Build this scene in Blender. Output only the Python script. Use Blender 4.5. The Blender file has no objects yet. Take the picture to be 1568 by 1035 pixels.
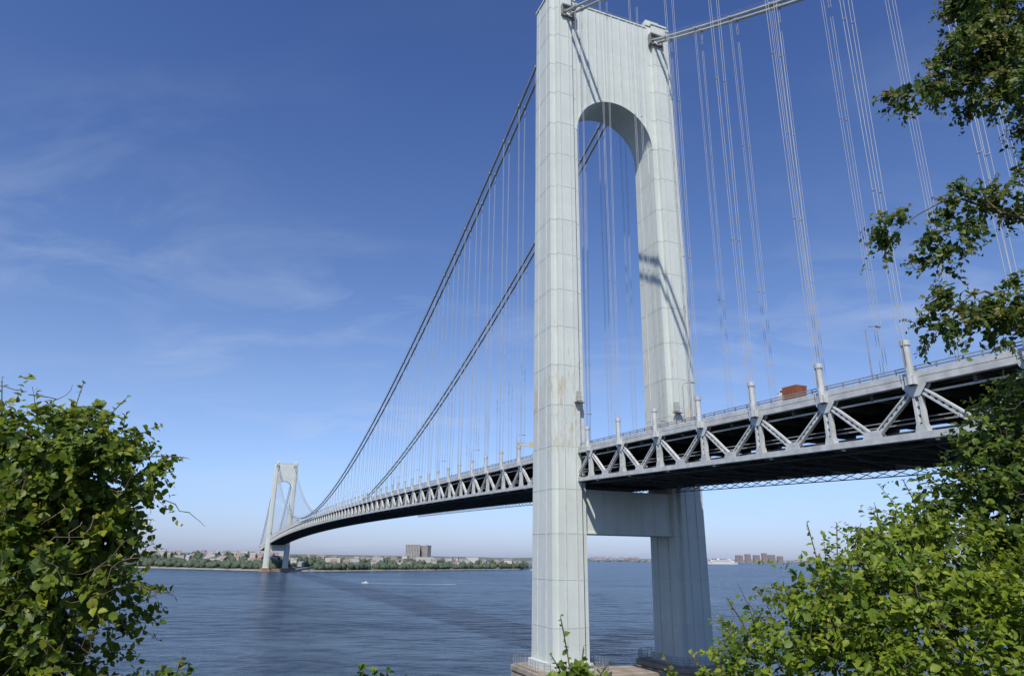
import bpy, math, random
import numpy as np
from mathutils import Vector, Matrix
random.seed(4)
rng=np.random.default_rng(7)
scene=bpy.context.scene
scene.view_settings.view_transform='Standard'
scene.view_settings.look='None'
scene.view_settings.exposure=0
rad=math.radians

# ------------------------------------------------------------------ materials
def mat_new(name):
    m=bpy.data.materials.new(name); m.use_nodes=True
    nt=m.node_tree
    return m,nt,nt.nodes,nt.links,nt.nodes['Principled BSDF']
def noise_mat(name,c1,c2,scale=1.0,rough=0.7,bump=0.0,stretch=(1,1,1),metal=0,detail=6,lo=0.35,hi=0.65):
    m,nt,N,L,b=mat_new(name)
    tc=N.new('ShaderNodeTexCoord'); mp=N.new('ShaderNodeMapping'); mp.inputs['Scale'].default_value=stretch
    nz=N.new('ShaderNodeTexNoise'); nz.inputs['Scale'].default_value=scale; nz.inputs['Detail'].default_value=detail
    cr=N.new('ShaderNodeValToRGB'); cr.color_ramp.elements[0].color=(*c1,1); cr.color_ramp.elements[1].color=(*c2,1)
    cr.color_ramp.elements[0].position=lo; cr.color_ramp.elements[1].position=hi
    L.new(tc.outputs['Object'],mp.inputs['Vector']); L.new(mp.outputs[0],nz.inputs['Vector'])
    L.new(nz.outputs['Fac'],cr.inputs[0]); L.new(cr.outputs[0],b.inputs['Base Color'])
    b.inputs['Roughness'].default_value=rough; b.inputs['Metallic'].default_value=metal
    if bump:
        bp=N.new('ShaderNodeBump'); bp.inputs['Strength'].default_value=bump
        L.new(nz.outputs['Fac'],bp.inputs['Height']); L.new(bp.outputs[0],b.inputs['Normal'])
    return m

def tower_paint():
    m,nt,N,L,b=mat_new('tower_paint')
    tc=N.new('ShaderNodeTexCoord')
    mp=N.new('ShaderNodeMapping'); mp.inputs['Scale'].default_value=(0.5,0.5,0.04)
    n1=N.new('ShaderNodeTexNoise'); n1.inputs['Scale'].default_value=1.2; n1.inputs['Detail'].default_value=8
    L.new(tc.outputs['Object'],mp.inputs[0]); L.new(mp.outputs[0],n1.inputs['Vector'])
    cr=N.new('ShaderNodeValToRGB'); cr.color_ramp.elements[0].position=.3; cr.color_ramp.elements[1].position=.7
    cr.color_ramp.elements[0].color=(.53,.575,.535,1); cr.color_ramp.elements[1].color=(.58,.625,.585,1)
    L.new(n1.outputs['Fac'],cr.inputs[0])
    n3=N.new('ShaderNodeTexNoise'); n3.inputs['Scale'].default_value=.22; n3.inputs['Detail'].default_value=9; n3.inputs['Roughness'].default_value=.6
    L.new(tc.outputs['Object'],n3.inputs['Vector'])
    r3=N.new('ShaderNodeMapRange'); r3.inputs[1].default_value=.3; r3.inputs[2].default_value=.7; r3.inputs[3].default_value=.94; r3.inputs[4].default_value=1.03; L.new(n3.outputs['Fac'],r3.inputs[0])
    sp=N.new('ShaderNodeSeparateXYZ'); L.new(tc.outputs['Object'],sp.inputs[0])
    dv=N.new('ShaderNodeMath'); dv.operation='MULTIPLY_ADD'; dv.inputs[1].default_value=1/10.9; dv.inputs[2].default_value=-16/10.9; L.new(sp.outputs['Z'],dv.inputs[0])
    fl=N.new('ShaderNodeMath'); fl.operation='FLOOR'; L.new(dv.outputs[0],fl.inputs[0])
    wn=N.new('ShaderNodeTexWhiteNoise'); wn.noise_dimensions='1D'; L.new(fl.outputs[0],wn.inputs['W'])
    rw=N.new('ShaderNodeMapRange'); rw.inputs[3].default_value=.97; rw.inputs[4].default_value=1.03; L.new(wn.outputs['Value'],rw.inputs[0])
    mm=N.new('ShaderNodeMath'); mm.operation='MULTIPLY'; L.new(r3.outputs[0],mm.inputs[0]); L.new(rw.outputs[0],mm.inputs[1])
    ml=N.new('ShaderNodeVectorMath'); ml.operation='SCALE'; L.new(cr.outputs[0],ml.inputs[0]); L.new(mm.outputs[0],ml.inputs['Scale'])
    mp2=N.new('ShaderNodeMapping'); mp2.inputs['Scale'].default_value=(1.1,1.1,0.2)
    n2=N.new('ShaderNodeTexNoise'); n2.inputs['Scale'].default_value=1.1; n2.inputs['Detail'].default_value=11; n2.inputs['Roughness'].default_value=.78
    L.new(tc.outputs['Object'],mp2.inputs[0]); L.new(mp2.outputs[0],n2.inputs['Vector'])
    n4=N.new('ShaderNodeTexNoise'); n4.inputs['Scale'].default_value=.09; n4.inputs['Detail'].default_value=3; L.new(tc.outputs['Object'],n4.inputs['Vector'])
    ra=N.new('ShaderNodeMath'); ra.operation='MULTIPLY_ADD'; ra.inputs[1].default_value=.35; L.new(n4.outputs['Fac'],ra.inputs[0]); L.new(n2.outputs['Fac'],ra.inputs[2])
    r2=N.new('ShaderNodeValToRGB'); r2.color_ramp.elements[0].position=.72; r2.color_ramp.elements[1].position=.79
    L.new(ra.outputs[0],r2.inputs[0])
    mr=N.new('ShaderNodeMapRange'); mr.inputs[1].default_value=102; mr.inputs[2].default_value=78; L.new(sp.outputs['Z'],mr.inputs[0])
    mr2=N.new('ShaderNodeMapRange'); mr2.inputs[1].default_value=52; mr2.inputs[2].default_value=62; L.new(sp.outputs['Z'],mr2.inputs[0])
    a=N.new('ShaderNodeMath'); a.operation='MULTIPLY'; L.new(mr.outputs[0],a.inputs[0]); L.new(mr2.outputs[0],a.inputs[1])
    a2=N.new('ShaderNodeMath'); a2.operation='MULTIPLY'; L.new(a.outputs[0],a2.inputs[0]); L.new(r2.outputs[0],a2.inputs[1])
    a3=N.new('ShaderNodeMath'); a3.operation='MULTIPLY'; L.new(a2.outputs[0],a3.inputs[0]); a3.inputs[1].default_value=.6
    mx=N.new('ShaderNodeMixRGB'); mx.inputs[2].default_value=(.42,.29,.12,1)
    L.new(a3.outputs[0],mx.inputs[0]); L.new(ml.outputs[0],mx.inputs[1]); L.new(mx.outputs[0],b.inputs['Base Color'])
    b.inputs['Roughness'].default_value=.6; b.inputs['Specular IOR Level'].default_value=.3
    return m
M_tower=tower_paint()
M_seam=noise_mat('tower_rib_paint',(.43,.47,.44),(.53,.57,.53),.6,.6)
M_truss=noise_mat('truss_paint',(.40,.42,.41),(.55,.57,.55),.6,.55)
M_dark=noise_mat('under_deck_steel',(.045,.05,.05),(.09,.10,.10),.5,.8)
M_road=noise_mat('asphalt',(.045,.045,.045),(.06,.06,.06),2,.9)
M_cable=noise_mat('cable_paint',(.31,.33,.32),(.41,.43,.41),.3,.5)
M_cabled=noise_mat('cable_fittings',(.15,.16,.16),(.24,.25,.25),.5,.6)
M_box=noise_mat('cabinet_paint',(.34,.35,.34),(.42,.43,.42),.5,.6)
M_hanger=noise_mat('hanger_rope',(.33,.35,.36),(.42,.44,.45),.3,.7)
M_conc=noise_mat('pier_concrete',(.22,.18,.13),(.36,.31,.24),.25,.9,.3)
M_stone=noise_mat('far_pier_stone',(.20,.13,.09),(.28,.19,.13),.2,.9,.3)
M_rail=noise_mat('rail_steel',(.2,.21,.21),(.28,.29,.29),1,.6)
M_orange=noise_mat('orange_paint',(.22,.075,.035),(.30,.10,.045),2,.6)
M_white=noise_mat('white_paint',(.6,.6,.58),(.72,.72,.7),1,.5)
M_glass=noise_mat('dark_glass',(.03,.04,.05),(.05,.06,.07),1,.15)
M_tyre=noise_mat('tyre',(.02,.02,.02),(.03,.03,.03),3,.9)
M_yel=noise_mat('gantry_paint',(.5,.45,.28),(.6,.54,.34),1,.6)
M_bark=noise_mat('bark',(.06,.04,.028),(.15,.11,.08),14,.9,.6,(1,1,.3))

# ------------------------------------------------------------------ mesh builder
class MB:
    def __init__(s): s.v=[]; s.f=[]; s.mi=[]; s.col=None
    def add(s,vs,fs,mi=0):
        o=len(s.v); s.v+= [tuple(x) for x in vs]; s.f+=[tuple(i+o for i in f) for f in fs]; s.mi+=[mi]*len(fs)
    def box(s,c,d,mi=0):
        x,y,z=c; a,b,e=d[0]/2,d[1]/2,d[2]/2
        vs=[(x+i*a,y+j*b,z+k*e) for i in(-1,1) for j in(-1,1) for k in(-1,1)]
        s.add(vs,[(0,1,3,2),(4,6,7,5),(0,4,5,1),(2,3,7,6),(0,2,6,4),(1,5,7,3)],mi)
    def beam(s,p,q,w,h,mi=0,side=None):
        p=Vector(p);q=Vector(q); d=(q-p).normalized()
        sd=Vector(side) if side else (Vector((0,0,1)).cross(d) if abs(d.z)<.99 else Vector((1,0,0)))
        sd=(sd-d*sd.dot(d)).normalized(); up=d.cross(sd)
        vs=[]
        for e in(p,q):
            for i,j in((-1,-1),(1,-1),(1,1),(-1,1)):
                vs.append(e+sd*(i*w/2)+up*(j*h/2))
        s.add(vs,[(0,3,2,1),(4,5,6,7),(0,1,5,4),(1,2,6,5),(2,3,7,6),(3,0,4,7)],mi)
    def tube(s,pts,r,n=8,mi=0,cap=False):
        pts=[Vector(p) for p in pts]; vs=[];fs=[]
        rs=r if hasattr(r,'__len__') else [r]*len(pts)
        for i,p in enumerate(pts):
            d=(pts[min(i+1,len(pts)-1)]-pts[max(i-1,0)]).normalized()
            a=Vector((1,0,0)) if abs(d.x)<.9 else Vector((0,1,0))
            a=(a-d*a.dot(d)).normalized(); b=d.cross(a)
            for k in range(n):
                t=2*math.pi*k/n; vs.append(p+(a*math.cos(t)+b*math.sin(t))*rs[i])
        for i in range(len(pts)-1):
            for k in range(n):
                k2=(k+1)%n; fs.append((i*n+k,i*n+k2,(i+1)*n+k2,(i+1)*n+k))
        if cap:
            fs.append(tuple(range(n-1,-1,-1))); fs.append(tuple((len(pts)-1)*n+k for k in range(n)))
        s.add(vs,fs,mi)
    def loft(s,polys,mi=0,caps=True):
        n=len(polys[0]); vs=[p for P in polys for p in P]; fs=[]
        for i in range(len(polys)-1):
            for k in range(n):
                k2=(k+1)%n; fs.append((i*n+k,i*n+k2,(i+1)*n+k2,(i+1)*n+k))
        if caps: fs.append(tuple(range(n-1,-1,-1))); fs.append(tuple((len(polys)-1)*n+k for k in range(n)))
        s.add(vs,fs,mi)
    def obj(s,name,mats,parent=None,smooth=False,loc=(0,0,0)):
        me=bpy.data.meshes.new(name); me.from_pydata(s.v,[],s.f)
        for m in mats: me.materials.append(m)
        me.polygons.foreach_set('material_index',s.mi)
        if smooth: me.polygons.foreach_set('use_smooth',[True]*len(s.f))
        me.update()
        o=bpy.data.objects.new(name,me); scene.collection.objects.link(o); o.location=loc
        if parent: o.parent=parent
        return o
def empty(name,loc=(0,0,0),rz=0):
    e=bpy.data.objects.new(name,None); scene.collection.objects.link(e); e.location=loc; e.rotation_euler=(0,0,rz); return e

# ------------------------------------------------------------------ camera
cam=bpy.data.cameras.new('camera'); cam.lens=24.0; cam.sensor_width=36; cam.clip_end=80000; cam.clip_start=.1
co=bpy.data.objects.new('camera',cam); scene.collection.objects.link(co)
co.matrix_world=Matrix.Translation((0,0,32))@Matrix.Rotation(rad(107.8),4,'X')@Matrix.Rotation(rad(.8),4,'Z')
scene.camera=co

# ------------------------------------------------------------------ light
to_sun=Vector((-.311,-1.2015,1.5)).normalized()
sun=bpy.data.lights.new('sun','SUN'); sun.energy=4.9; sun.angle=rad(.5); sun.color=(1,.94,.86)
so=bpy.data.objects.new('sun',sun); scene.collection.objects.link(so)
so.rotation_euler=to_sun.to_track_quat('Z','Y').to_euler()
w=bpy.data.worlds.new('World'); scene.world=w; w.use_nodes=True
N=w.node_tree.nodes; L=w.node_tree.links; bg=N['Background']; bg.inputs['Strength'].default_value=.085
sky=N.new('ShaderNodeTexSky'); sky.sky_type='NISHITA'; sky.sun_disc=False
sky.sun_elevation=math.asin(to_sun.z); sky.sun_rotation=math.atan2(to_sun.x,to_sun.y)
sky.air_density=1.0; sky.dust_density=.6; sky.ozone_density=2.5; sky.altitude=30
tc=N.new('ShaderNodeTexCoord'); sp=N.new('ShaderNodeSeparateXYZ'); L.new(tc.outputs['Generated'],sp.inputs[0])
ramp=N.new('ShaderNodeValToRGB'); L.new(sp.outputs['Z'],ramp.inputs[0]); el=ramp.color_ramp.elements
S=2.0
vals=[(0,(.90,1.06,1.78)),(.10,(1.24,1.36,1.82)),(.22,(1.38,1.42,1.72)),(.36,(1.16,1.30,1.68)),(.6,(.88,1.09,1.62)),(.78,(.74,.95,1.50))]
el[0].position=0; el[0].color=(*[c/S for c in vals[0][1]],1); el[1].position=vals[-1][0]; el[1].color=(*[c/S for c in vals[-1][1]],1)
for p,c in vals[1:-1]:
    e=el.new(p); e.color=(*[x/S for x in c],1)
cm=N.new('ShaderNodeVectorMath'); cm.operation='MULTIPLY'; L.new(sky.outputs[0],cm.inputs[0]); L.new(ramp.outputs[0],cm.inputs[1])
cs=N.new('ShaderNodeVectorMath'); cs.operation='SCALE'; cs.inputs['Scale'].default_value=S; L.new(cm.outputs[0],cs.inputs[0])
ad=N.new('ShaderNodeMath'); ad.operation='ADD'; ad.inputs[1].default_value=.16; L.new(sp.outputs['Z'],ad.inputs[0])
mxm=N.new('ShaderNodeMath'); mxm.operation='MAXIMUM'; mxm.inputs[1].default_value=.05; L.new(ad.outputs[0],mxm.inputs[0])
dx=N.new('ShaderNodeMath'); dx.operation='DIVIDE'; L.new(sp.outputs['X'],dx.inputs[0]); L.new(mxm.outputs[0],dx.inputs[1])
dy=N.new('ShaderNodeMath'); dy.operation='DIVIDE'; L.new(sp.outputs['Y'],dy.inputs[0]); L.new(mxm.outputs[0],dy.inputs[1])
cb=N.new('ShaderNodeCombineXYZ'); L.new(dx.outputs[0],cb.inputs[0]); L.new(dy.outputs[0],cb.inputs[1])
mp=N.new('ShaderNodeMapping'); mp.inputs['Scale'].default_value=(1.0,1.7,1); mp.inputs['Rotation'].default_value=(0,0,rad(24)); mp.inputs['Location'].default_value=(3.3,1.4,0)
L.new(cb.outputs[0],mp.inputs[0])
n1=N.new('ShaderNodeTexNoise'); n1.inputs['Scale'].default_value=2.1; n1.inputs['Detail'].default_value=9; n1.inputs['Roughness'].default_value=.58; n1.inputs['Distortion'].default_value=.6
L.new(mp.outputs[0],n1.inputs['Vector'])
n2=N.new('ShaderNodeTexNoise'); n2.inputs['Scale'].default_value=1.0; n2.inputs['Detail'].default_value=2
L.new(mp.outputs[0],n2.inputs['Vector'])
r1=N.new('ShaderNodeMapRange'); r1.inputs[1].default_value=.46; r1.inputs[2].default_value=.90; L.new(n1.outputs['Fac'],r1.inputs[0])
r2=N.new('ShaderNodeMapRange'); r2.inputs[1].default_value=.40; r2.inputs[2].default_value=.66; L.new(n2.outputs['Fac'],r2.inputs[0])
r3=N.new('ShaderNodeMapRange'); r3.inputs[1].default_value=.60; r3.inputs[2].default_value=.24; r3.inputs[3].default_value=.14; r3.inputs[4].default_value=.75; L.new(sp.outputs['Z'],r3.inputs[0])
mu=N.new('ShaderNodeMath'); mu.operation='MULTIPLY'; L.new(r1.outputs[0],mu.inputs[0]); L.new(r2.outputs[0],mu.inputs[1])
mu2=N.new('ShaderNodeMath'); mu2.operation='MULTIPLY'; L.new(mu.outputs[0],mu2.inputs[0]); L.new(r3.outputs[0],mu2.inputs[1])
mix=N.new('ShaderNodeMixRGB'); mix.inputs[2].default_value=(6.6,7.6,9.6,1)
L.new(mu2.outputs[0],mix.inputs[0]); L.new(cs.outputs[0],mix.inputs[1]); L.new(mix.outputs[0],bg.inputs['Color'])

# ------------------------------------------------------------------ bridge
TH=rad(21.8)
bridge=empty('suspension_bridge',(29.8,190.5,0),TH)
SPAN=1298.; P=15.1
def ztop(t):
    if t>=0: 
        a=min(t,SPAN)/SPAN
        z=60+36*a*(1-a)
        if t>SPAN: z-=(t-SPAN)*.035
        return z
    return 60+t*.036
def zcable(t):
    if t<0:
        d=-t-5; return 201-.62*d+.0005*d*d if d>0 else 201
    if t>SPAN:
        d=t-SPAN-5; return 201-.62*d+.0005*d*d if d>0 else 201
    return 73+128*(1-2*t/SPAN)**2*1.02-1
def plan(cx,ct,hx,ht,nx,nt_,z):
    return [(cx-hx+nx,ct-ht,z),(cx+hx-nx,ct-ht,z),(cx+hx-nx,ct-ht+nt_,z),(cx+hx,ct-ht+nt_,z),(cx+hx,ct+ht-nt_,z),(cx+hx-nx,ct+ht-nt_,z),
            (cx+hx-nx,ct+ht,z),(cx-hx+nx,ct+ht,z),(cx-hx+nx,ct+ht-nt_,z),(cx-hx,ct+ht-nt_,z),(cx-hx,ct-ht+nt_,z),(cx-hx+nx,ct-ht+nt_,z)]
ZB=7.; ZT=207.
def hx_(z): a=(z-ZB)/(ZT-ZB); return 4.95-.5*a
def ht_(z): a=(z-ZB)/(ZT-ZB); return 7.3-1.2*a
def tower(name,t0,far=False):
    b=MB()
    for sx in(-1,1):
        cx=18.2*sx
        zs=[ZB,60,120,ZT]
        b.loft([plan(cx,t0,hx_(z),ht_(z),1.7,1.1,z) for z in zs])
        b.loft([plan(cx,t0,5.6,8.0,1.7,1.1,z) for z in(ZB-.5,ZB+1.2)])
        z=ZB+9
        while z<ZT-3:
            e=.04
            b.loft([plan(cx,t0,hx_(z)+e,ht_(z)+e,1.7,1.1,zz) for zz in(z,z+.2)],3 if not far else 0); z+=10.9
        for z0,z1 in((ZB+1,60),(60,120),(120,ZT)):
            for fx in(-1.55,1.55):
                for s in(-1,1):
                    b.beam((cx+fx,t0+s*(ht_(z0)+.03),z0),(cx+fx,t0+s*(ht_(z1)+.03),z1),.2,.26,3,side=(1,0,0))
            for ft in(-2.6,2.6):
                for s in(-1,1):
                    b.beam((cx+s*(hx_(z0)+.03),t0+ft,z0),(cx+s*(hx_(z1)+.03),t0+ft,z1),.26,.2,3,side=(1,0,0))
        b.loft([plan(cx,t0,4.75,6.4,1.7,1.1,z) for z in(ZT,ZT+.7)])
        b.box((cx-sx*1.2,t0,ZT+2.0),(5.2,8.5,2.7)); b.box((cx-sx*1.2,t0,ZT+3.6),(4.2,6.5,.7))
        for s in(-1,1):
            zc=200.6
            b.box((16.6*sx,t0+s*6.5,zc+1.7),(4.8,1.6,.5),1)
            b.box((16.6*sx,t0+s*6.3,zc-2.1),(4.8,1.3,.5),1)
            for q in(-1,1): b.box((16.6*sx+q*2.35,t0+s*6.35,zc-.2),(.35,1.5,4.0),1)
    n=40; R=13.75; zc=157.3; hp=5.2; ztp=205.6
    ss=[-R*math.cos(math.pi*i/n) for i in range(n+1)]
    za=[zc+math.sqrt(max(0,R*R-s*s)) for s in ss]
    vs=[];fs=[]
    for s,z in zip(ss,za):
        vs+=[(s,t0-hp,z),(s,t0-hp,ztp),(s,t0+hp,ztp),(s,t0+hp,z)]
    for i in range(n):
        a=i*4;c=a+4
        fs+=[(a,c,c+1,a+1),(a+1,c+1,c+2,a+2),(a+2,c+2,c+3,a+3),(a+3,c+3,c,a)]
    b.add(vs,fs,0)
    for i in range(n):
        for side in(-1,1):
            b.beam((ss[i],t0+side*(hp+.08),za[i]+.25),(ss[i+1],t0+side*(hp+.08),za[i+1]+.25),.24,.5,0,side=(0,1,0))
    for k in range(-4,5):
        s=k*3.0; z0=zc+math.sqrt(R*R-s*s)+.5
        for side in(-1,1): b.box((s,t0+side*(hp+.1),(z0+ztp)/2),(.24,.3,ztp-z0),3)
    b.box((0,t0,ztp+.25),(27.2,10.9,.5))
    for s in(-1,1):
        b.box((0,t0+s*5,ztp+1.7),(26,.08,.08),1); b.box((0,t0+s*5,ztp+1.1),(26,.06,.06),1)
        for k in range(-6,7): b.box((k*2.1,t0+s*5,ztp+1.1),(.08,.08,1.3),1)
    b.box((0,t0,43.5),(27,9.5,11))
    for k in(-8,-4,0,4,8):
        for s in(-1,1): b.box((k,t0+s*4.8,43.5),(.25,.3,10.8))
    for s in(-1,1):
        for zz in(38.2,48.8): b.box((0,t0+s*4.9,zz),(26.6,.5,.4))
    for sx in(-1,1):
        b.box((sx*13.1,t0,56),(1.2,9,9))
        b.box((sx*15.5,t0-7.0,73.2),(1.3,.9,2.6),2)
        b.box((sx*15.5,t0-7.6,71.4),(2.6,1.4,.2),1)
        for q in(-1,0,1): b.box((sx*15.5+q*1.2,t0-8.2,72.1),(.06,.06,1.2),1)
        b.box((sx*15.5,t0-8.2,72.7),(2.5,.06,.06),1)
    for sx in(-1,1):
        for q in(-.25,.25): b.beam((sx*13.05,t0-3+q,62),(sx*13.45,t0-3+q,150),.05,.05,1)
    b.obj(name,[M_tower,M_cabled,M_box,M_seam],bridge)
    p=MB()
    for sx in(-1,1):
        cx=18.2*sx
        hxp,htp=(9.5,11.0)
        def oct_(z,e):
            a,c=hxp+e,htp+e; k=3.2
            return [(cx-a+k,t0-c,z),(cx+a-k,t0-c,z),(cx+a,t0-c+k,z),(cx+a,t0+c-k,z),(cx+a-k,t0+c,z),(cx-a+k,t0+c,z),(cx-a,t0+c-k,z),(cx-a,t0-c+k,z)]
        top=6.5
        p.loft([oct_(-6,2.5),oct_(2.2,1.5),oct_(2.2,.4),oct_(top-1,0),oct_(top-1,.35),oct_(top,.35)],0)
        if not far:
            rim=oct_(top,-.2)
            for i in range(8):
                a=Vector(rim[i]);c=Vector(rim[(i+1)%8]); ln=(c-a).length; m=max(2,int(ln/1.5))
                for j in range(m):
                    q=a.lerp(c,j/m); p.box((q.x,q.y,q.z+1.2),(.1,.1,2.4),1)
                for hh in(.6,1.2,1.8,2.4): p.beam(a+Vector((0,0,hh)),c+Vector((0,0,hh)),.07,.07,1)
    p.box((0,t0,1.5),(24,13,7.5),0)
    p.obj(name+'_pier',[M_stone if far else M_conc,M_rail],bridge)
tower('shore_tower',0)
tower('distant_tower',SPAN,True)

cb_=MB(); fit=MB(); hg=MB()
for sx in(-1,1):
    for off in(-1.15,1.15):
        x=16.6*sx+off
        ts=[-5]+[-5-8*i for i in range(1,45)]
        cb_.tube([(x,t,zcable(t)) for t in ts],.46,10)
        ts=[4+ (SPAN-8)*i/150 for i in range(151)]
        cb_.tube([(x,t,zcable(t)) for t in ts],.46,10)
        ts=[SPAN+5+8*i for i in range(0,44)]
        cb_.tube([(x,t,zcable(t)) for t in ts],.46,6)
        for q in(-.5,.5):
            ts=[-9-8*i for i in range(44)]
            cb_.tube([(x+q,t,zcable(t)+1.25) for t in ts],.035,4)
            ts=[12+10*i for i in range(128)]
            cb_.tube([(x+q,t,zcable(t)+1.25) for t in ts],.035,4)
nodes=[]
k=-23
while True:
    t=-13.3+P*k
    k+=1
    if t<-355: continue
    if t>SPAN+300: break
    if abs(t)<9 or abs(t-SPAN)<9: continue
    nodes.append(t)
for t in nodes:
    zc=zcable(t); zd=ztop(t)
    if zc<zd+1.5: continue
    near=t<200
    for sx in(-1,1):
        for off in(-1.15,1.15):
            x=16.6*sx+off
            sl=(zcable(t+.5)-zcable(t-.5))
            fit.tube([(x,t-.6,zc-.6*sl),(x,t+.6,zc+.6*sl)],.62,10 if near else 6,0,True)
            r=.047
            for q in(-.3,.3):
                hg.tube([(x,t+q,zc),(x-off*.55,t+q,zd+1)],r,5 if near else 3)
            if near:
                for fz in(.3,.65):
                    zz=zd+1+(zc-zd-1)*fz; hg.box((x-off*.55*(1-fz),t,zz),(.14,.75,.1))
cb_.obj('main_cables',[M_cable],bridge,True)
fit.obj('cable_bands',[M_cable],bridge)
hg.obj('suspender_ropes',[M_hanger],bridge,True)

D=8.9; XT=15.6
tr=MB(); dk=MB()
def ladder(b,p,q,wd,thick,strip,rung):
    p=Vector(p);q=Vector(q); d=(q-p); ln=d.length; d.normalize(); n=Vector((0,-d.z,d.y)) 
    for s in(-1,1):
        o=n*(s*(wd-strip)/2)
        b.beam(p+o,q+o,thick,strip,0,side=(1,0,0))
    m=max(1,int(ln/rung))
    for i in range(m+1):
        c=p+d*(ln*(i+.5)/(m+1)) 
        b.beam(c-d*rung*.27,c+d*rung*.27,thick*.55,wd-strip*1.5,0,side=(1,0,0))
allt=[-13.3+P*k for k in range(-22,111)]
for i in range(len(allt)-1):
    a,c=allt[i],allt[i+1]; m=(a+c)/2
    za,zm,zc=ztop(a),ztop(m),ztop(c)
    near=a<260
    for sx in(-1,1):
        x=XT*sx
        tr.beam((x,a,za-1.25),(x,c,zc-1.25),.9,.85,0,side=(1,0,0))
        tr.beam((x,a,za-D+.45),(x,c,zc-D+.45),1.1,.9,0,side=(1,0,0))
        tr.beam((x+sx*.25,a,za-.35),(x+sx*.25,c,zc-.35),.25,.75,0,side=(1,0,0))
        tr.beam((x-sx*.4,a,za+.55),(x-sx*.4,c,zc+.55),.18,.16,1,side=(1,0,0))
        tr.beam((x-sx*.4,a,za+.95),(x-sx*.4,c,zc+.95),.14,.12,1,side=(1,0,0))
        if near:
            for j in range(5):
                tt=a+P*j/5; tr.box((x-sx*.4,tt,ztop(tt)+.5),(.16,.16,.95),1)
        if near:
            ladder(tr,(x,a,za-1.5),(x,a,za-D+.8),1.25,.75,.36,1.15)
            ladder(tr,(x,a,za-1.9),(x,m,zm-D+.9),.85,.6,.24,1.1)
            ladder(tr,(x,c,zc-1.9),(x,m,zm-D+.9),.85,.6,.24,1.1)
        else:
            tr.beam((x,a,za-1.5),(x,a,za-D+.8),.75,1.1,0,side=(1,0,0))
            tr.beam((x,a,za-1.9),(x,m,zm-D+.9),.6,.75,0,side=(1,0,0))
            tr.beam((x,c,zc-1.9),(x,m,zm-D+.9),.6,.75,0,side=(1,0,0))
        for sd in(-.43,.43):
            xx=x+sd
            g=[(-1.9,-.9),(1.9,-.9),(1.7,-2.0),(.62,-3.3),(-.62,-3.3),(-1.7,-2.0)]
            vs=[(xx-.03,a+u,ztop(a)+v) for u,v in g]+[(xx+.03,a+u,ztop(a)+v) for u,v in g]
            fs=[(0,1,2,3,4,5),(11,10,9,8,7,6)]+[(k2,(k2+1)%6+0,(k2+1)%6+6,k2+6) for k2 in range(6)]
            tr.add(vs,fs,0)
            g=[(-1.7,.75),(1.7,.75),(1.1,1.9),(-1.1,1.9)]
            for tt,sc in((m,1.),(a,.55)):
                vs=[(xx-.03-(.02 if sd<0 else -.02),tt+u*sc,ztop(tt)-D+v) for u,v in g]+[(xx+.03-(.02 if sd<0 else -.02),tt+u*sc,ztop(tt)-D+v) for u,v in g]
                fs=[(0,1,2,3),(7,6,5,4)]+[(k2,(k2+1)%4,(k2+1)%4+4,k2+4) for k2 in range(4)]
                tr.add(vs,fs,0)
        if zcable(a)>za+5 and abs(a)>8 and abs(a-SPAN)>8:
            r=.52
            tr.tube([(16.45*sx,a,za-1.8),(16.45*sx,a,za+3.6)],r,10,0,True)
            tr.tube([(16.45*sx,a,za+3.6),(16.45*sx,a,za+4.3)],[r+.12,r+.12],10,0,True)
            tr.box((16.0*sx,a,za-1.2),(1.6,1.3,1.2),0)
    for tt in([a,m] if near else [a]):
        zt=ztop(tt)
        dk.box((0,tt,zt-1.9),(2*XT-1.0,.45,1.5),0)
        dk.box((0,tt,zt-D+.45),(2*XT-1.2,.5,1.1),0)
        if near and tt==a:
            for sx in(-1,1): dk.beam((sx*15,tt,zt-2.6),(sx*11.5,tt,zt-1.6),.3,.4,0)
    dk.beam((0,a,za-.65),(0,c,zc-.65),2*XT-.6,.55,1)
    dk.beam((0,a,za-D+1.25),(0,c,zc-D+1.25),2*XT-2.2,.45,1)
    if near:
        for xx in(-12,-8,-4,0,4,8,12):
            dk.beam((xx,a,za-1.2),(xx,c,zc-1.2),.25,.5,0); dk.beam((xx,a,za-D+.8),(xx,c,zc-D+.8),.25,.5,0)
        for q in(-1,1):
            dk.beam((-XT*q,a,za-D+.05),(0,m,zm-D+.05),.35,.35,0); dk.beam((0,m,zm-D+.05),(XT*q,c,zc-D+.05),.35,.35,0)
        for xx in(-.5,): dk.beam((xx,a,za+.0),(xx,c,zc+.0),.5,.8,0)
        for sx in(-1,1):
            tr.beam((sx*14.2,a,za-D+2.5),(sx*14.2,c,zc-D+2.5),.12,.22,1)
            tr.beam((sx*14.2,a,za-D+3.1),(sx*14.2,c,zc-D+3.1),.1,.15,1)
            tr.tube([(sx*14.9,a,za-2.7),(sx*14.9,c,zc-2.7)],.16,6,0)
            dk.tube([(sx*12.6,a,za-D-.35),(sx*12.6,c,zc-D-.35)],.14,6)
        m4=4
        for j in range(m4):
            t1=a+P*j/m4; t2=a+P*(j+1)/m4
            z1=ztop(t1)-D; z2=ztop(t2)-D
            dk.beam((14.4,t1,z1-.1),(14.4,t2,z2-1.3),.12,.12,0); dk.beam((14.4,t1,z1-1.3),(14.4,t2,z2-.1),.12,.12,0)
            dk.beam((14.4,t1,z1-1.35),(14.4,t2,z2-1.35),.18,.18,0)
tr.obj('stiffening_truss',[M_truss,M_rail],bridge)
dk.obj('road_deck',[M_dark,M_road],bridge)
lm=MB()
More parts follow.
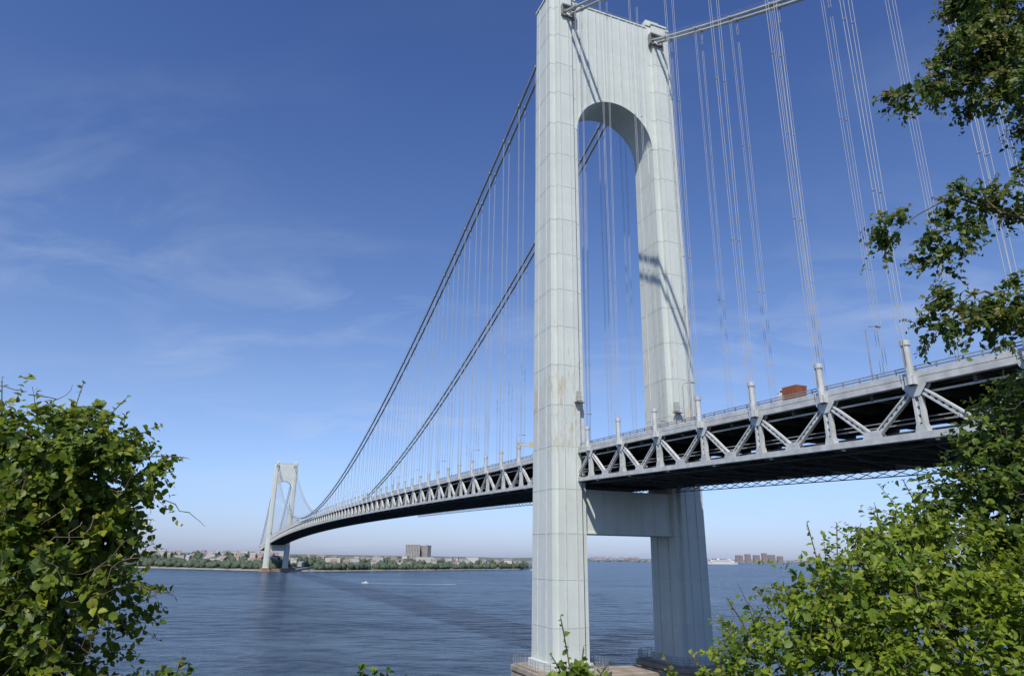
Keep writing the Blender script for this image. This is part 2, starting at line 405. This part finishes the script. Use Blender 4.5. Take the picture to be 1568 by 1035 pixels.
for i in range(-5,27):
    t=-58+P*3*i
    if abs(t)<10 or abs(t-SPAN)<10: continue
    for sx in(-1,1):
        x=14.2*sx; z=ztop(t)
        lm.tube([(x,t+7,z-.3),(x,t+7,z+8.5),(x-sx*.6,t+7,z+9.1),(x-sx*2.2,t+7,z+9.4)],[.11,.07,.06,.05],6)
        lm.box((x-sx*2.7,t+7,z+9.38),(1.0,.35,.18))
lm.obj('deck_lamps',[M_rail],bridge)
g=MB(); t=32; z=ztop(t)
for yy in(0,1.0):
    for zz in(4.6,5.6): g.beam((-17,t+yy,z+zz),(-3,t+yy,z+zz),.12,.12)
for j in range(12): g.beam((-17+14*j/12,t,z+4.6),(-17+14*(j+1)/12,t,z+5.6),.08,.08); 
g.beam((-16.4,t+.5,z-.5),(-16.4,t+.5,z+5.6),.35,.35); g.box((-10,t-.2,z+5.2),(6,.15,1.8))
g.obj('sign_gantry',[M_yel],bridge)

tk=empty('dump_truck',(0,0,0))
def bw(x,t,z): 
    c,s=math.cos(TH),math.sin(TH); return (29.8+x*c-t*s,190.5+x*s+t*c,z)
tk.location=bw(-11.2,-78,ztop(-78)-.37); tk.rotation_euler=(rad(2.0),0,TH); tk.scale=(.85,.5,1.0)
q=MB()
vs=[(-1.2,-3,1.3),(1.2,-3,1.3),(1.2,3,1.3),(-1.2,3,1.3),(-1.4,-3.5,3.6),(1.4,-3.5,3.6),(1.4,3.1,3.6),(-1.4,3.1,3.6)]
q.add(vs,[(0,3,2,1),(4,5,6,7),(0,1,5,4),(1,2,6,5),(2,3,7,6),(3,0,4,7)])
for yy in(-3,-1.5,0,1.5,2.9): 
    for s in(-1,1): q.box((s*1.36,yy,2.5),(.14,.16,2.2))
q.obj('dump_body',[M_orange],tk)
q=MB(); q.box((0,4.5,1.7),(2.3,2.0,1.6)); q.loft([[(-1.1,3.5,2.5),(1.1,3.5,2.5),(1.1,5.4,2.5),(-1.1,5.4,2.5)],[(-1.0,3.6,3.5),(1.0,3.6,3.5),(1.0,4.9,3.5),(-1.0,4.9,3.5)]])
q.box((0,6.0,1.4),(2.0,1.4,1.1)); q.box((0,1.3,.95),(1.0,9.5,.3))
q.obj('cab',[M_white],tk)
q=MB(); q.box((0,5.18,3.0),(1.8,.5,.7)); q.box((0,4.2,3.0),(2.12,.9,.6)); q.obj('cab_windows',[M_glass],tk)
q=MB()
for yy in(-2.3,-.9,5.4):
    for s in(-1,1): q.tube([(s*1.0,yy,.5),(s*1.3,yy,.5)],.5,16,0,True)
q.obj('wheels',[M_tyre],tk)

# ------------------------------------------------------------------ water
wm,nt,N,L,b=mat_new('water')
tc=N.new('ShaderNodeTexCoord')
def nz(scale,st,det=4,rot=0,rough=.55):
    mp=N.new('ShaderNodeMapping'); mp.inputs['Scale'].default_value=st; mp.inputs['Rotation'].default_value=(0,0,rot)
    n=N.new('ShaderNodeTexNoise'); n.inputs['Scale'].default_value=scale; n.inputs['Detail'].default_value=det; n.inputs['Roughness'].default_value=rough
    L.new(tc.outputs['Object'],mp.inputs[0]); L.new(mp.outputs[0],n.inputs['Vector']); return n
a=nz(.13,(.45,.75,1),5,rad(8),.62); c=nz(.0035,(.5,1.6,1),4,rad(-14)); e=nz(.03,(.35,.8,1),5,rad(-3),.7)
bp=N.new('ShaderNodeBump'); bp.inputs['Strength'].default_value=1.0; bp.inputs['Distance'].default_value=8.0
L.new(a.outputs['Fac'],bp.inputs['Height']); 
def rng_(src,lo,hi,a_,b_):
    m_=N.new('ShaderNodeMapRange'); m_.inputs[1].default_value=lo; m_.inputs[2].default_value=hi; m_.inputs[3].default_value=a_; m_.inputs[4].default_value=b_; L.new(src,m_.inputs[0]); return m_
ra=rng_(a.outputs['Fac'],.36,.66,0,.42); re=rng_(e.outputs['Fac'],.36,.66,0,.34); rc_=rng_(c.outputs['Fac'],.35,.65,0,.24)
s1=N.new('ShaderNodeMath'); s1.operation='ADD'; L.new(ra.outputs[0],s1.inputs[0]); L.new(re.outputs[0],s1.inputs[1])
s2=N.new('ShaderNodeMath'); s2.operation='ADD'; L.new(s1.outputs[0],s2.inputs[0]); L.new(rc_.outputs[0],s2.inputs[1])
cr=N.new('ShaderNodeValToRGB'); cr.color_ramp.elements[0].position=.15; cr.color_ramp.elements[1].position=.85
cr.color_ramp.elements[0].color=(.006,.020,.050,1); cr.color_ramp.elements[1].color=(.060,.100,.150,1)  # light and dark of ripples put into base colour
L.new(s2.outputs[0],cr.inputs[0]); L.new(cr.outputs[0],b.inputs['Base Color']); L.new(bp.outputs[0],b.inputs['Normal'])
b.inputs['Roughness'].default_value=.22; b.inputs['IOR'].default_value=1.33
rsp=rng_(s2.outputs[0],.2,.8,.04,.30); L.new(rsp.outputs[0],b.inputs['Specular IOR Level'])
q=MB(); q.add([(-40000,-300,0),(40000,-300,0),(40000,60000,0),(-40000,60000,0)],[(0,1,2,3)]); q.obj('water',[wm])

# ------------------------------------------------------------------ near ground (bluff)
gm=noise_mat('bluff_ground',(.035,.045,.015),(.10,.085,.05),.8,.95,.5)
xs=[-9000,-2000,-500,-150]+list(np.linspace(-60,60,61))+[150,500,2000,9000]
ys=[-6000,-1000,-200,-60]+list(np.linspace(-20,120,71))
def gz(x,y):
    z=30.25 if y<1.5 else 30.25-.42*(y-1.5)
    z+= .25*math.sin(x*.7+y*.4)*math.cos(x*.3-y*.6) if y>1 else 0
    return max(z,-5)
q=MB(); nx=len(xs)
for y in ys:
    for x in xs: q.v.append((x,y,gz(x,y)))
for j in range(len(ys)-1):
    for i in range(nx-1):
        a=j*nx+i; q.f.append((a,a+1,a+nx+1,a+nx)); q.mi.append(0)
q.obj('ground',[gm],None,True)

# ------------------------------------------------------------------ far shore
SX=[-9000,-4000,-2000,-1200,-768,-500,-400,-352,-150,40,160,420,900,2500,6000,16000]
SY=[4200,2700,1950,1650,1560,1440,1450,1500,1780,2060,3200,6000,8300,9200,9800,12000]
def shY(x): return float(np.interp(x,SX,SY))
def hill(x): return float(np.interp(x,[-3000,-1200,-700,-450,-200,100,500,3000],[34,30,25,18,15,12,30,40]))
offs=[-30,0,1.5,8,60,180,400,800,1800,5000,20000]
hf=[-4,-.5,1.9,2.4]
gx=np.concatenate([np.linspace(-9000,-2500,20),np.linspace(-2400,500,150),np.linspace(520,16000,60)])
def hgt(x,off):
    H=hill(x)
    if off<=8: return float(np.interp(off,offs[:4],hf[:4]))
    f=float(np.interp(off,[12,60,180,400,800],[0.1,.35,.6,.85,1]))
    return max(3.2,H*f)+1.8*math.sin(x*.012+off*.01)*f
fm=noise_mat('far_land',(.085,.11,.085),(.14,.155,.12),.02,.95)
sm=noise_mat('shore_stone',(.22,.20,.16),(.34,.31,.26),.05,.95)
q=MB(); no=len(offs)
for x in gx:
    for o in offs: q.v.append((float(x),shY(x)+o,hgt(x,o)))
for i in range(len(gx)-1):
    for j in range(no-1):
        a=i*no+j; q.f.append((a,a+no,a+no+1,a+1)); q.mi.append(1 if j<2 else 0)
q.obj('far_shore_ground',[fm,sm])

def attr_mat(name,rough=.8,trans=0.0,bump=0):
    m,nt,N,L,b=mat_new(name)
    at=N.new('ShaderNodeAttribute'); at.attribute_name='tint'
    L.new(at.outputs['Color'],b.inputs['Base Color']); b.inputs['Roughness'].default_value=rough
    b.inputs['Specular IOR Level'].default_value=.35
    if trans:
        tr_=N.new('ShaderNodeBsdfTranslucent'); hs=N.new('ShaderNodeHueSaturation'); hs.inputs['Value'].default_value=1.6; hs.inputs['Hue'].default_value=.485
        L.new(at.outputs['Color'],hs.inputs['Color']); L.new(hs.outputs[0],tr_.inputs['Color'])
        mx=N.new('ShaderNodeMixShader'); mx.inputs[0].default_value=trans
        L.new(b.outputs[0],mx.inputs[1]); L.new(tr_.outputs[0],mx.inputs[2]); L.new(mx.outputs[0],N['Material Output'].inputs['Surface'])
    return m
def np_mesh(name,V,F,C,mat,parent=None,smooth=False):
    me=bpy.data.meshes.new(name); nv=len(V); nf=len(F); k=F.shape[1]
    me.vertices.add(nv); me.vertices.foreach_set('co',V.astype(np.float32).ravel())
    me.loops.add(nf*k); me.loops.foreach_set('vertex_index',F.astype(np.int32).ravel())
    me.polygons.add(nf); me.polygons.foreach_set('loop_start',np.arange(0,nf*k,k,dtype=np.int32)); 
    try: me.polygons.foreach_set('loop_total',np.full(nf,k,dtype=np.int32))
    except Exception: pass
    if smooth: me.polygons.foreach_set('use_smooth',np.ones(nf,dtype=bool))
    if C is not None:
        at=me.color_attributes.new('tint','FLOAT_COLOR','POINT')
        at.data.foreach_set('color',np.concatenate([C,np.ones((nv,1))],1).astype(np.float32).ravel())
    me.materials.append(mat); me.update(calc_edges=True); me.validate()
    o=bpy.data.objects.new(name,me); scene.collection.objects.link(o)
    if parent: o.parent=parent
    return o
import bmesh
bm=bmesh.new(); bmesh.ops.create_icosphere(bm,subdivisions=2,radius=1)
IV=np.array([v.co[:] for v in bm.verts]); IF=np.array([[v.index for v in f.verts] for f in bm.faces]); bm.free()
def tree_mass(name,pts,col1,col2,mat):
    Vs=[];Fs=[];Cs=[];o=0
    for (x,y,z,r,h) in pts:
        d=IV*(1+rng.uniform(-.28,.28,(len(IV),1)))
        V=d*np.array([r*rng.uniform(.8,1.2),r*rng.uniform(.8,1.2),h])+np.array([x,y,z])
        c=np.array(col1)+(np.array(col2)-np.array(col1))*rng.uniform(0,1)
        c=c*rng.uniform(.75,1.25,(len(IV),1))
        Vs.append(V);Fs.append(IF+o);Cs.append(c);o+=len(V)
    return np_mesh(name,np.concatenate(Vs),np.concatenate(Fs),np.concatenate(Cs),mat)
M_ft=attr_mat('distant_foliage',.9)
pts=[]
for i in range(2800):
    x=rng.uniform(-2300,60); o=rng.choice([rng.uniform(10,60),rng.uniform(60,520)],p=[.5,.5])
    if -470<x<-400 and o<60: continue
    r=rng.uniform(3.5,7.5); h=r*rng.uniform(.8,1.25)
    pts.append((x,shY(x)+o,hgt(x,o)+h*.7,r,h))
tree_mass('distant_trees',pts,(.050,.074,.050),(.085,.112,.068),M_ft)  # greens paled: distance haze put into the foliage colour
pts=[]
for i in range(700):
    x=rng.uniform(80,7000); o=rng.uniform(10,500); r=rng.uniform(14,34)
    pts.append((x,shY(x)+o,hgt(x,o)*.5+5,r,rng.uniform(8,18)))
tree_mass('distant_trees',pts,(.11,.14,.165),(.15,.18,.20),M_ft)  # blue-grey distance haze painted into these farther trees
M_house=attr_mat('house_walls',.85)
V=[];F=[];C=[]
def house(x,y,z,w_,d_,h_,rot,wc,rc,flat=False):
    c,s=math.cos(rot),math.sin(rot); o=len(V)
    rh=0.01 if flat else h_*.45
    base=[(-w_/2,-d_/2,0),(w_/2,-d_/2,0),(w_/2,d_/2,0),(-w_/2,d_/2,0)]
    L1=base+[(a,b_,h_) for a,b_,_ in base]
    ex=1.08
    L2=[(a*ex,b_*ex,h_) for a,b_,_ in base]+[(-w_/2*ex,0,h_+rh),(w_/2*ex,0,h_+rh)]
    for a,b_,e in L1: V.append((x+a*c-b_*s,y+a*s+b_*c,z+e)); C.append(wc)
    for a,b_,e in L2: V.append((x+a*c-b_*s,y+a*s+b_*c,z+e+.02)); C.append(rc)
    for f in((0,1,5,4),(1,2,6,5),(2,3,7,6),(3,0,4,7)): F.append([o+i for i in f])
    o2=o+8
    F.append([o2,o2+1,o2+5,o2+4]); F.append([o2+2,o2+3,o2+4,o2+5]); F.append([o2+1,o2+2,o2+5,o2+5]); F.append([o2+3,o2,o2+4,o2+4])
cols=[(.38,.37,.35),(.33,.29,.26),(.29,.21,.18),(.40,.40,.39),(.33,.34,.35),(.46,.45,.42)]  # pale house colours with distance haze mixed in
rc=[(.16,.155,.16),(.20,.18,.16),(.26,.17,.14),(.27,.27,.28)]
for i in range(420):
    x=rng.uniform(-2200,40); o=rng.uniform(60,620); big=rng.uniform()<.16
    house(x,shY(x)+o,hgt(x,o)-.5,rng.uniform(9,16)*(rng.uniform(1.6,3) if big else 1),rng.uniform(8,12),rng.uniform(7,12)+(rng.uniform(3,9) if big else 0),rng.uniform(-.4,.4),cols[rng.integers(6)],rc[rng.integers(4)],big)
for i in range(260):
    x=rng.uniform(300,6500); o=rng.uniform(60,400)
    house(x,shY(x)+o,8,rng.uniform(20,70),20,rng.uniform(16,48),0,(.30,.29,.31),(.26,.27,.29),True)  # grey walls and roofs carry distance haze in their colour
me=bpy.data.meshes.new('distant_houses'); 
F2=[tuple(dict.fromkeys(f)) for f in F]
me.from_pydata(V,[],F2); at=me.color_attributes.new('tint','FLOAT_COLOR','POINT')
at.data.foreach_set('color',np.array([(*c,1) for c in C],dtype=np.float32).ravel()); me.materials.append(M_house)
o=bpy.data.objects.new('distant_houses',me); scene.collection.objects.link(o)
M_apt=noise_mat('apartment_wall',(.34,.33,.31),(.42,.41,.38),.1,.8)
def block(name,x,y,z,w_,d_,h_,rot,fl,bays,wall=None):
    e=empty(name,(x,y,z),rot)
    q=MB(); q.box((0,0,h_/2),(w_,d_,h_)); q.box((0,0,h_+1.5),(w_*.35,d_*.5,3)); q.box((0,0,h_+.4),(w_+.8,d_+.8,.8))
    for k in range(bays+1): q.box((-w_/2+w_*k/bays,-d_/2-.3,h_/2),(w_/bays*.22,.6,h_))
    for k in range(fl): q.box((0,-d_/2-.15,h_*(k+1)/fl-.4),(w_,.4,.9))
    q.obj('walls',[wall or M_apt],e)
    q=MB()
    for k in range(fl):
        for j in range(bays): q.box((-w_/2+w_*(j+.5)/bays,-d_/2-.03,h_*(k+.5)/fl),(w_/bays*.6,.12,h_/fl*.55))
        for j in range(3): q.box((-w_/2-.03,-d_/2+d_*(j+.5)/3,h_*(k+.5)/fl),(.12,d_/6,h_/fl*.5)); q.box((w_/2+.03,-d_/2+d_*(j+.5)/3,h_*(k+.5)/fl),(.12,d_/6,h_/fl*.5))
    q.obj('windows',[M_glass],e)
block('apartment_building',-304,2260,12,44,20,54,rad(6),15,9)
block('apartment_building',-266,2275,12,30,20,52,rad(-28),15,7)
M_brk=noise_mat('hazy_brick',(.27,.22,.21),(.34,.29,.28),.01,.9)
for i,(x,wd,hh) in enumerate([(3000,90,90),(3120,70,105),(3240,80,95),(3350,60,120),(3450,90,100),(3570,70,85),(2700,120,45),(4100,80,70),(1500,120,34)]):
    block('distant_apartment_tower',x,shY(x)+50,8,wd,40,hh,0,14,5,M_brk)
sh=empty('cruise_ship',(1880,6300,0),rad(3)); sh.scale=(1.2,1.2,1.2)
q=MB(); n=12; lo=[];hi=[]
for i in range(n+1):
    u=-1+2*i/n; hw=13*(1-max(0,abs(u)-.55)**2*4.5)
    lo.append((u*108,hw*.8,0)); hi.append((u*115,hw,15))
lo2=[(a,-b_,c_) for a,b_,c_ in reversed(lo)]; hi2=[(a,-b_,c_) for a,b_,c_ in reversed(hi)]
q.loft([lo+lo2,hi+hi2]); q.obj('hull',[M_white],sh)
q=MB(); q.box((-8,0,19),(180,24,8)); q.box((-12,0,25.5),(160,22,5)); q.box((-10,0,30),(120,19,4)); q.box((45,0,34),(22,18,4)); q.box((-35,0,36),(14,9,9)); q.obj('superstructure',[M_white],sh)
q=MB()
for zz in(17.5,20.5,25.5,30): q.box((-10,-12.1,zz),(150 if zz<24 else 120,.5,1.1))
q.obj('window_bands',[M_glass],sh)
M_foam=noise_mat('foam',(.10,.15,.20),(.62,.66,.7),.22,.9,0,(1,1,1),0,6,.42,.6)
for (x,y,rot,ln) in((-172,872,math.pi+.05,105),(60,1900,.1,80)):
    e=empty('motor_boat',(x,y,0),rot); e.scale=(.8,.8,.8)
    q=MB(); q.loft([[(-4,-1.2,0),(3,-1.2,0),(5.2,0,0),(3,1.2,0),(-4,1.2,0)],[(-4.2,-1.6,1.4),(3.4,-1.6,1.6),(6.2,0,1.9),(3.4,1.6,1.6),(-4.2,1.6,1.4)]]); q.loft([[(-1.5,-1.1,1.5),(1.8,-1.1,1.5),(1.8,1.1,1.5),(-1.5,1.1,1.5)],[(-1.2,-.9,2.9),(.9,-.9,2.9),(.9,.9,2.9),(-1.2,.9,2.9)]]); q.obj('hull',[M_white],e)
    q=MB()
    vs=[];fs=[]
    for i in range(40):
        a_=-4-ln*1.25*i/39; hw=2.2+4.0*(i/39)+rng.uniform(-.6,.8); oy=1.5*math.sin(i*.3); vs+=[(a_,oy-hw,.04),(a_,oy+hw,.04)]
    for i in range(39): fs.append((2*i,2*i+1,2*i+3,2*i+2))
    q.add(vs,fs); q.obj('wake_foam',[M_foam],e)

# ------------------------------------------------------------------ foliage
M_leaf=attr_mat('leaf_green',.5,.4)
LT=np.array([(0,0,0),(-.36,.22,.07),(-.40,.55,.08),(0,1,-.10),(.40,.55,.08),(.36,.22,.07),(0,.25,0),(0,.62,-.02)])
LF=np.array([(0,6,1),(1,6,7),(1,7,2),(2,7,3),(0,5,6),(5,4,7),(5,7,6),(4,3,7)])
def unit(a): return a/np.maximum(np.linalg.norm(a,axis=-1,keepdims=True),1e-9)
def leaves_from(pos,ydir,nrm,size,col,narrow=1.0):
    y=unit(ydir); z=nrm-y*np.sum(nrm*y,1,keepdims=True); z=unit(z); x=np.cross(y,z)
    T=LT.copy(); T[:,0]*=narrow
    n=len(pos)
    wv=rng.uniform(.75,1.2,n)[:,None,None]; cv=rng.uniform(.2,2.2,n)[:,None,None]
    V=pos[:,None,:]+size[:,None,None]*(T[None,:,0:1]*wv*x[:,None,:]+T[None,:,1:2]*y[:,None,:]+T[None,:,2:3]*cv*z[:,None,:])
    F=(LF[None]+(np.arange(n)*8)[:,None,None]).reshape(-1,3)
    C=np.repeat(col[:,None,:],8,1)
    return V.reshape(-1,3),F,C.reshape(-1,3)
def shoots(start,dirs,length,nl,size,pal,outw=None,droop=.25,spread=.9):
    n=len(start); dirs=unit(dirs); t=(np.arange(nl)+.6)/nl
    P_=start[:,None,:]+dirs[:,None,:]*(length[:,None,None]*t[None,:,None])
    P_[:,:,2]-=droop*length[:,None]*t[None,:]**2
    rnd=unit(rng.normal(size=(n,nl,3)))
    side=unit(np.cross(rnd,dirs[:,None,:]))
    yd=side*spread+dirs[:,None,:]*.5+rng.normal(size=(n,nl,3))*.2; yd[:,:,2]-=.25
    nm=rng.normal(size=(n,nl,3))*.55; nm[:,:,2]+=.7; nm[:,:,1]-=.25
    if outw is not None: nm+=outw[:,None,:]*.55
    sz=size*rng.uniform(.45,1.2,(n,nl))*(1.05-.45*t[None,:]**2)
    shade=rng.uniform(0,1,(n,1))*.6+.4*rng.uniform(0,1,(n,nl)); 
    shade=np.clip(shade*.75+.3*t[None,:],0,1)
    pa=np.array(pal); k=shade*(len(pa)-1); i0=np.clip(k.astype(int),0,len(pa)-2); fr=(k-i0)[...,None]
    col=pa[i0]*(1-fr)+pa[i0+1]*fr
    return P_.reshape(-1,3),yd.reshape(-1,3),nm.reshape(-1,3),sz.reshape(-1),col.reshape(-1,3),P_
def plant(name,blobs,pal,leaf=.11,dens=1.0,length=(.25,.55),trunks=(),extra=(),narrow=1.0,nl=11,droop=.25,seed_dirs=26,vines=0,lob=(.70,1.04)):
    e=empty(name,(blobs[0][0],blobs[0][1],30))
    off=np.array(e.location)
    acc=[];tw=MB()
    for (cx,cy,cz,rx,ry,rz) in blobs:
        n=int(330*dens*(rx*ry*rz)**(2/3))
        cl=unit(rng.normal(size=(seed_dirs,3)))
        nc=int(n*.78); idx=rng.integers(0,seed_dirs,nc)
        u=np.concatenate([unit(cl[idx]+rng.normal(size=(nc,3))*.20),unit(rng.normal(size=(n-nc,3)))])
        lump=np.concatenate([np.array([rng.uniform(*lob) for _ in range(seed_dirs)])[idx],rng.uniform(.35,.8,n-nc)])
        rr=lump*rng.uniform(.72,1.0,n)
        R=np.array([rx,ry,rz]); st=np.array([cx,cy,cz])+u*R*rr[:,None]
        ok=st[:,2]>29.2
        st=st[ok];u=u[ok]
        dr=u*.8+rng.normal(size=u.shape)*.5; dr[:,2]+=.3
        ln=rng.uniform(length[0],length[1],len(st))*np.where(rng.uniform(size=len(st))<.06,1.5,1.0)
        p,y,nm,sz,c,PP=shoots(st,dr,ln,nl,leaf,pal,u,droop)
        acc.append((p,y,nm,sz,c))
        for i in range(0,len(PP),3): tw.tube([st[i],PP[i,nl//2],PP[i,-1]],[.006,.004,.002],3)
        for i in range(int(vines*rx*rz)):
            uu=unit(rng.normal(size=3)); uu[1]=-abs(uu[1]); pt=np.array([cx,cy,cz])+uu*R*1.08; d=unit(rng.normal(size=3)); pp=[pt.copy()]
            for s_ in range(6):
                d=unit(d+rng.normal(size=3)*.5+np.array([0,0,.1])); pt=pt+d*rng.uniform(.07,.13); pp.append(pt.copy())
            tw.tube(pp,[.006,.006,.005,.005,.004,.003,.002],3)
    for (p0,d,ln,k) in extra:
        st=np.array([p0],float); 
        p,y,nm,sz,c,PP=shoots(st,np.array([d],float),np.array([ln]),k,leaf*.8,pal[1:],None,.12,.9)
        acc.append((p,y,nm,sz,c)); tw.tube([st[0]]+[PP[0,i] for i in range(0,k,2)]+[PP[0,-1]],[.009]+[.006]*len(range(0,k,2))+[.002],4)
    for tpts,rs in trunks: tw.tube(tpts,rs,8)
    cat=[np.concatenate([a[i] for a in acc]) for i in range(5)]
    V,F,C=leaves_from(*cat,narrow=narrow)
    np_mesh('leaves',V-off,F,C,M_leaf,e)
    tw.v=[(a-off[0],b_-off[1],c_-off[2]) for a,b_,c_ in tw.v]
    tw.obj('branches',[M_bark],e,True)
    return e
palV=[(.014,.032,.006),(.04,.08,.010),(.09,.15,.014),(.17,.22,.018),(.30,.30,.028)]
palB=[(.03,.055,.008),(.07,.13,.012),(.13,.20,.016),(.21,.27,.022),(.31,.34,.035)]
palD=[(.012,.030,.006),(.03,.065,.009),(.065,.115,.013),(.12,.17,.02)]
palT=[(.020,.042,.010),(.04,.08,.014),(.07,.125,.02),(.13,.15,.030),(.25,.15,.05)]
def trunk(x,y,top,r=.07,jx=.2):
    z0=gz(x,y)-.2; pts=[(x+jx*math.sin(k*1.3)*k/5,y+.1*math.cos(k*2.1),z0+(top-z0)*k/5) for k in range(6)]
    return (pts,[r*(1-.13*k) for k in range(6)])
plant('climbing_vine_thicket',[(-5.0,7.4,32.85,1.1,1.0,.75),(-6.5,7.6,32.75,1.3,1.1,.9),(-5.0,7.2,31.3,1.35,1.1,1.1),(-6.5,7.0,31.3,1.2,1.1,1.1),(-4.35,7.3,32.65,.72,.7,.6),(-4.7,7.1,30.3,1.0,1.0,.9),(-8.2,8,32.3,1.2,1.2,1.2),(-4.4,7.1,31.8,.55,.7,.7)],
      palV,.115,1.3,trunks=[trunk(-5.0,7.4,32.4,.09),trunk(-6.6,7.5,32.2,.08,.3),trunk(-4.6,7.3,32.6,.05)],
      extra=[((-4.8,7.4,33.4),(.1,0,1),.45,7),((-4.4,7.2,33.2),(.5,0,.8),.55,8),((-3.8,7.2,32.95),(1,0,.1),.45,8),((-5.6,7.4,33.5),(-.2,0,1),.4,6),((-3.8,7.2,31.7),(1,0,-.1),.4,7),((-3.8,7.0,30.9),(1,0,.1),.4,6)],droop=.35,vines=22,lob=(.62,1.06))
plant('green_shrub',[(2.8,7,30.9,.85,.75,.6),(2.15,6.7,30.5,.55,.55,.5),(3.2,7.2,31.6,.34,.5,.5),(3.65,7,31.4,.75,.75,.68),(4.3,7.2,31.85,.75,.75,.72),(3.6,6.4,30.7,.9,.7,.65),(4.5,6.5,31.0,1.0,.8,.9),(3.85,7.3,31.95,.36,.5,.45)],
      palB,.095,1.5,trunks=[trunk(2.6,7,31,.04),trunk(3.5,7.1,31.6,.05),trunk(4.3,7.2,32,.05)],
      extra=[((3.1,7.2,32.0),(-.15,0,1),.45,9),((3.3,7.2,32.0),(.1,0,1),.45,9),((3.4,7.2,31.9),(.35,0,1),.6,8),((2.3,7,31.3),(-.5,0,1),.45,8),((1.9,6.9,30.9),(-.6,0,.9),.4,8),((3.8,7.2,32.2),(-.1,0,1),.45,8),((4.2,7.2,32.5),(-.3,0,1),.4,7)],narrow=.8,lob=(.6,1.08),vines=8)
plant('vine_covered_shrub',[(6.05,8.2,32.85,.95,.9,.95),(6.95,8.5,33.5,.95,.9,1.1),(5.35,8.0,32.3,.75,.8,.75),(5.6,7.1,31.3,1.0,.9,1.1),(6.6,7.6,31.8,1,1,1.2)],
      palD+[(.17,.22,.025)],.095,1.6,trunks=[trunk(6.2,8.2,32.6,.08),trunk(7,8.5,33,.09)],
      extra=[((5.3,8.1,32.9),(-.4,0,.8),.4,9),((6.2,8.2,33.6),(-.3,0,1),.4,8)],droop=.3,vines=12,lob=(.62,1.06))
plant('sapling',[(.62,7.0,30.85,.22,.2,.17)],palB[:4],.09,2.3,length=(.1,.25),extra=[((.62,7,30.8),(-.16,0,1),.8,14),((.66,7,30.8),(.12,0,1),.5,10),((.6,7,30.8),(-.5,0,1),.45,9),((.75,7,30.8),(.5,0,.8),.4,8)],trunks=[trunk(.7,7,30.9,.02,.02)])
plant('sapling',[(1.72,7.0,30.85,.18,.2,.15)],palB,.08,1.6,length=(.1,.25),extra=[((1.6,7,30.8),(-.35,0,1),.45,9)],trunks=[trunk(1.7,7,30.9,.02,.02)])
plant('sapling',[(-3.15,7.0,30.8,.22,.2,.16)],palV,.10,1.6,length=(.12,.3),extra=[((-3.1,7,30.8),(.2,0,1),.35,8)],trunks=[trunk(-3.1,7,30.8,.02,.02)])
plant('sapling',[(-1.15,7.0,30.82,.25,.2,.14)],palB[:4],.08,1.4,length=(.1,.2),trunks=[trunk(-1.1,7,30.8,.02,.02)])
clus=[(6.25,7.5,38.7,.52),(5.75,7.5,38.1,.36),(5.25,7.5,37.85,.28),(6.5,7.5,37.8,.48),(6.8,7.6,38.5,.55),(6.3,7.4,39.3,.55),(7.2,7.7,37.4,.5),(6.0,7.5,38.45,.4),
 (4.65,7.5,35.9,.25),(5.25,7.5,35.75,.27),(5.6,7.5,36.2,.33),(6.26,7.5,36.3,.3),(5.2,7.6,35.5,.2),(6.6,7.5,36.9,.33),
 (5.25,7.5,34.85,.32),(5.85,7.5,34.9,.4),(4.95,7.5,34.6,.22),(6.4,7.6,34.85,.45),(5.5,7.4,34.55,.25)]
def limb(p,q,r):
    p=Vector(p);q=Vector(q); pts=[];rs=[]
    for k in range(7):
        u=k/6; c=p.lerp(q,u); c.z+=.35*math.sin(u*math.pi)*(1 if u<1 else 0); c.y+=.1*math.sin(u*7); pts.append(tuple(c)); rs.append(r*(1-.85*u))
    return (pts,rs)
tz=gz(9.2,8.5)
T=[([(9.2,8.5,tz-.3),(9.1,8.5,33),(8.9,8.45,36),(8.6,8.3,39),(8.3,8.2,42)],[.28,.22,.18,.13,.06])]
T+=[limb((9.0,8.4,35.2),(6.2,7.6,34.8),.07),limb((6.3,7.6,34.85),(4.9,7.5,34.6),.02),limb((8.9,8.4,36),(6.4,7.5,36.0),.08),limb((6.4,7.5,36.0),(4.65,7.5,35.85),.025),limb((6.0,7.5,36.1),(5.6,7.5,36.3),.015),
    limb((8.8,8.4,37),(6.5,7.5,37.8),.08),limb((6.6,7.5,37.8),(5.2,7.5,37.8),.025),limb((8.7,8.4,38),(6.3,7.5,38.9),.07),limb((6.4,7.5,38.6),(5.7,7.5,38.1),.02)]
bl=[(x,y,z,r,r*.9,r*.65) for x,y,z,r in clus]+[(8.2,8.3,41,1.6,1.5,1.2),(9.4,8.6,39.5,1.5,1.5,1.2)]
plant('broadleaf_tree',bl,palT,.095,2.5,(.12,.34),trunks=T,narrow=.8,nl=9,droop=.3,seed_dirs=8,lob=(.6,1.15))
print('done')
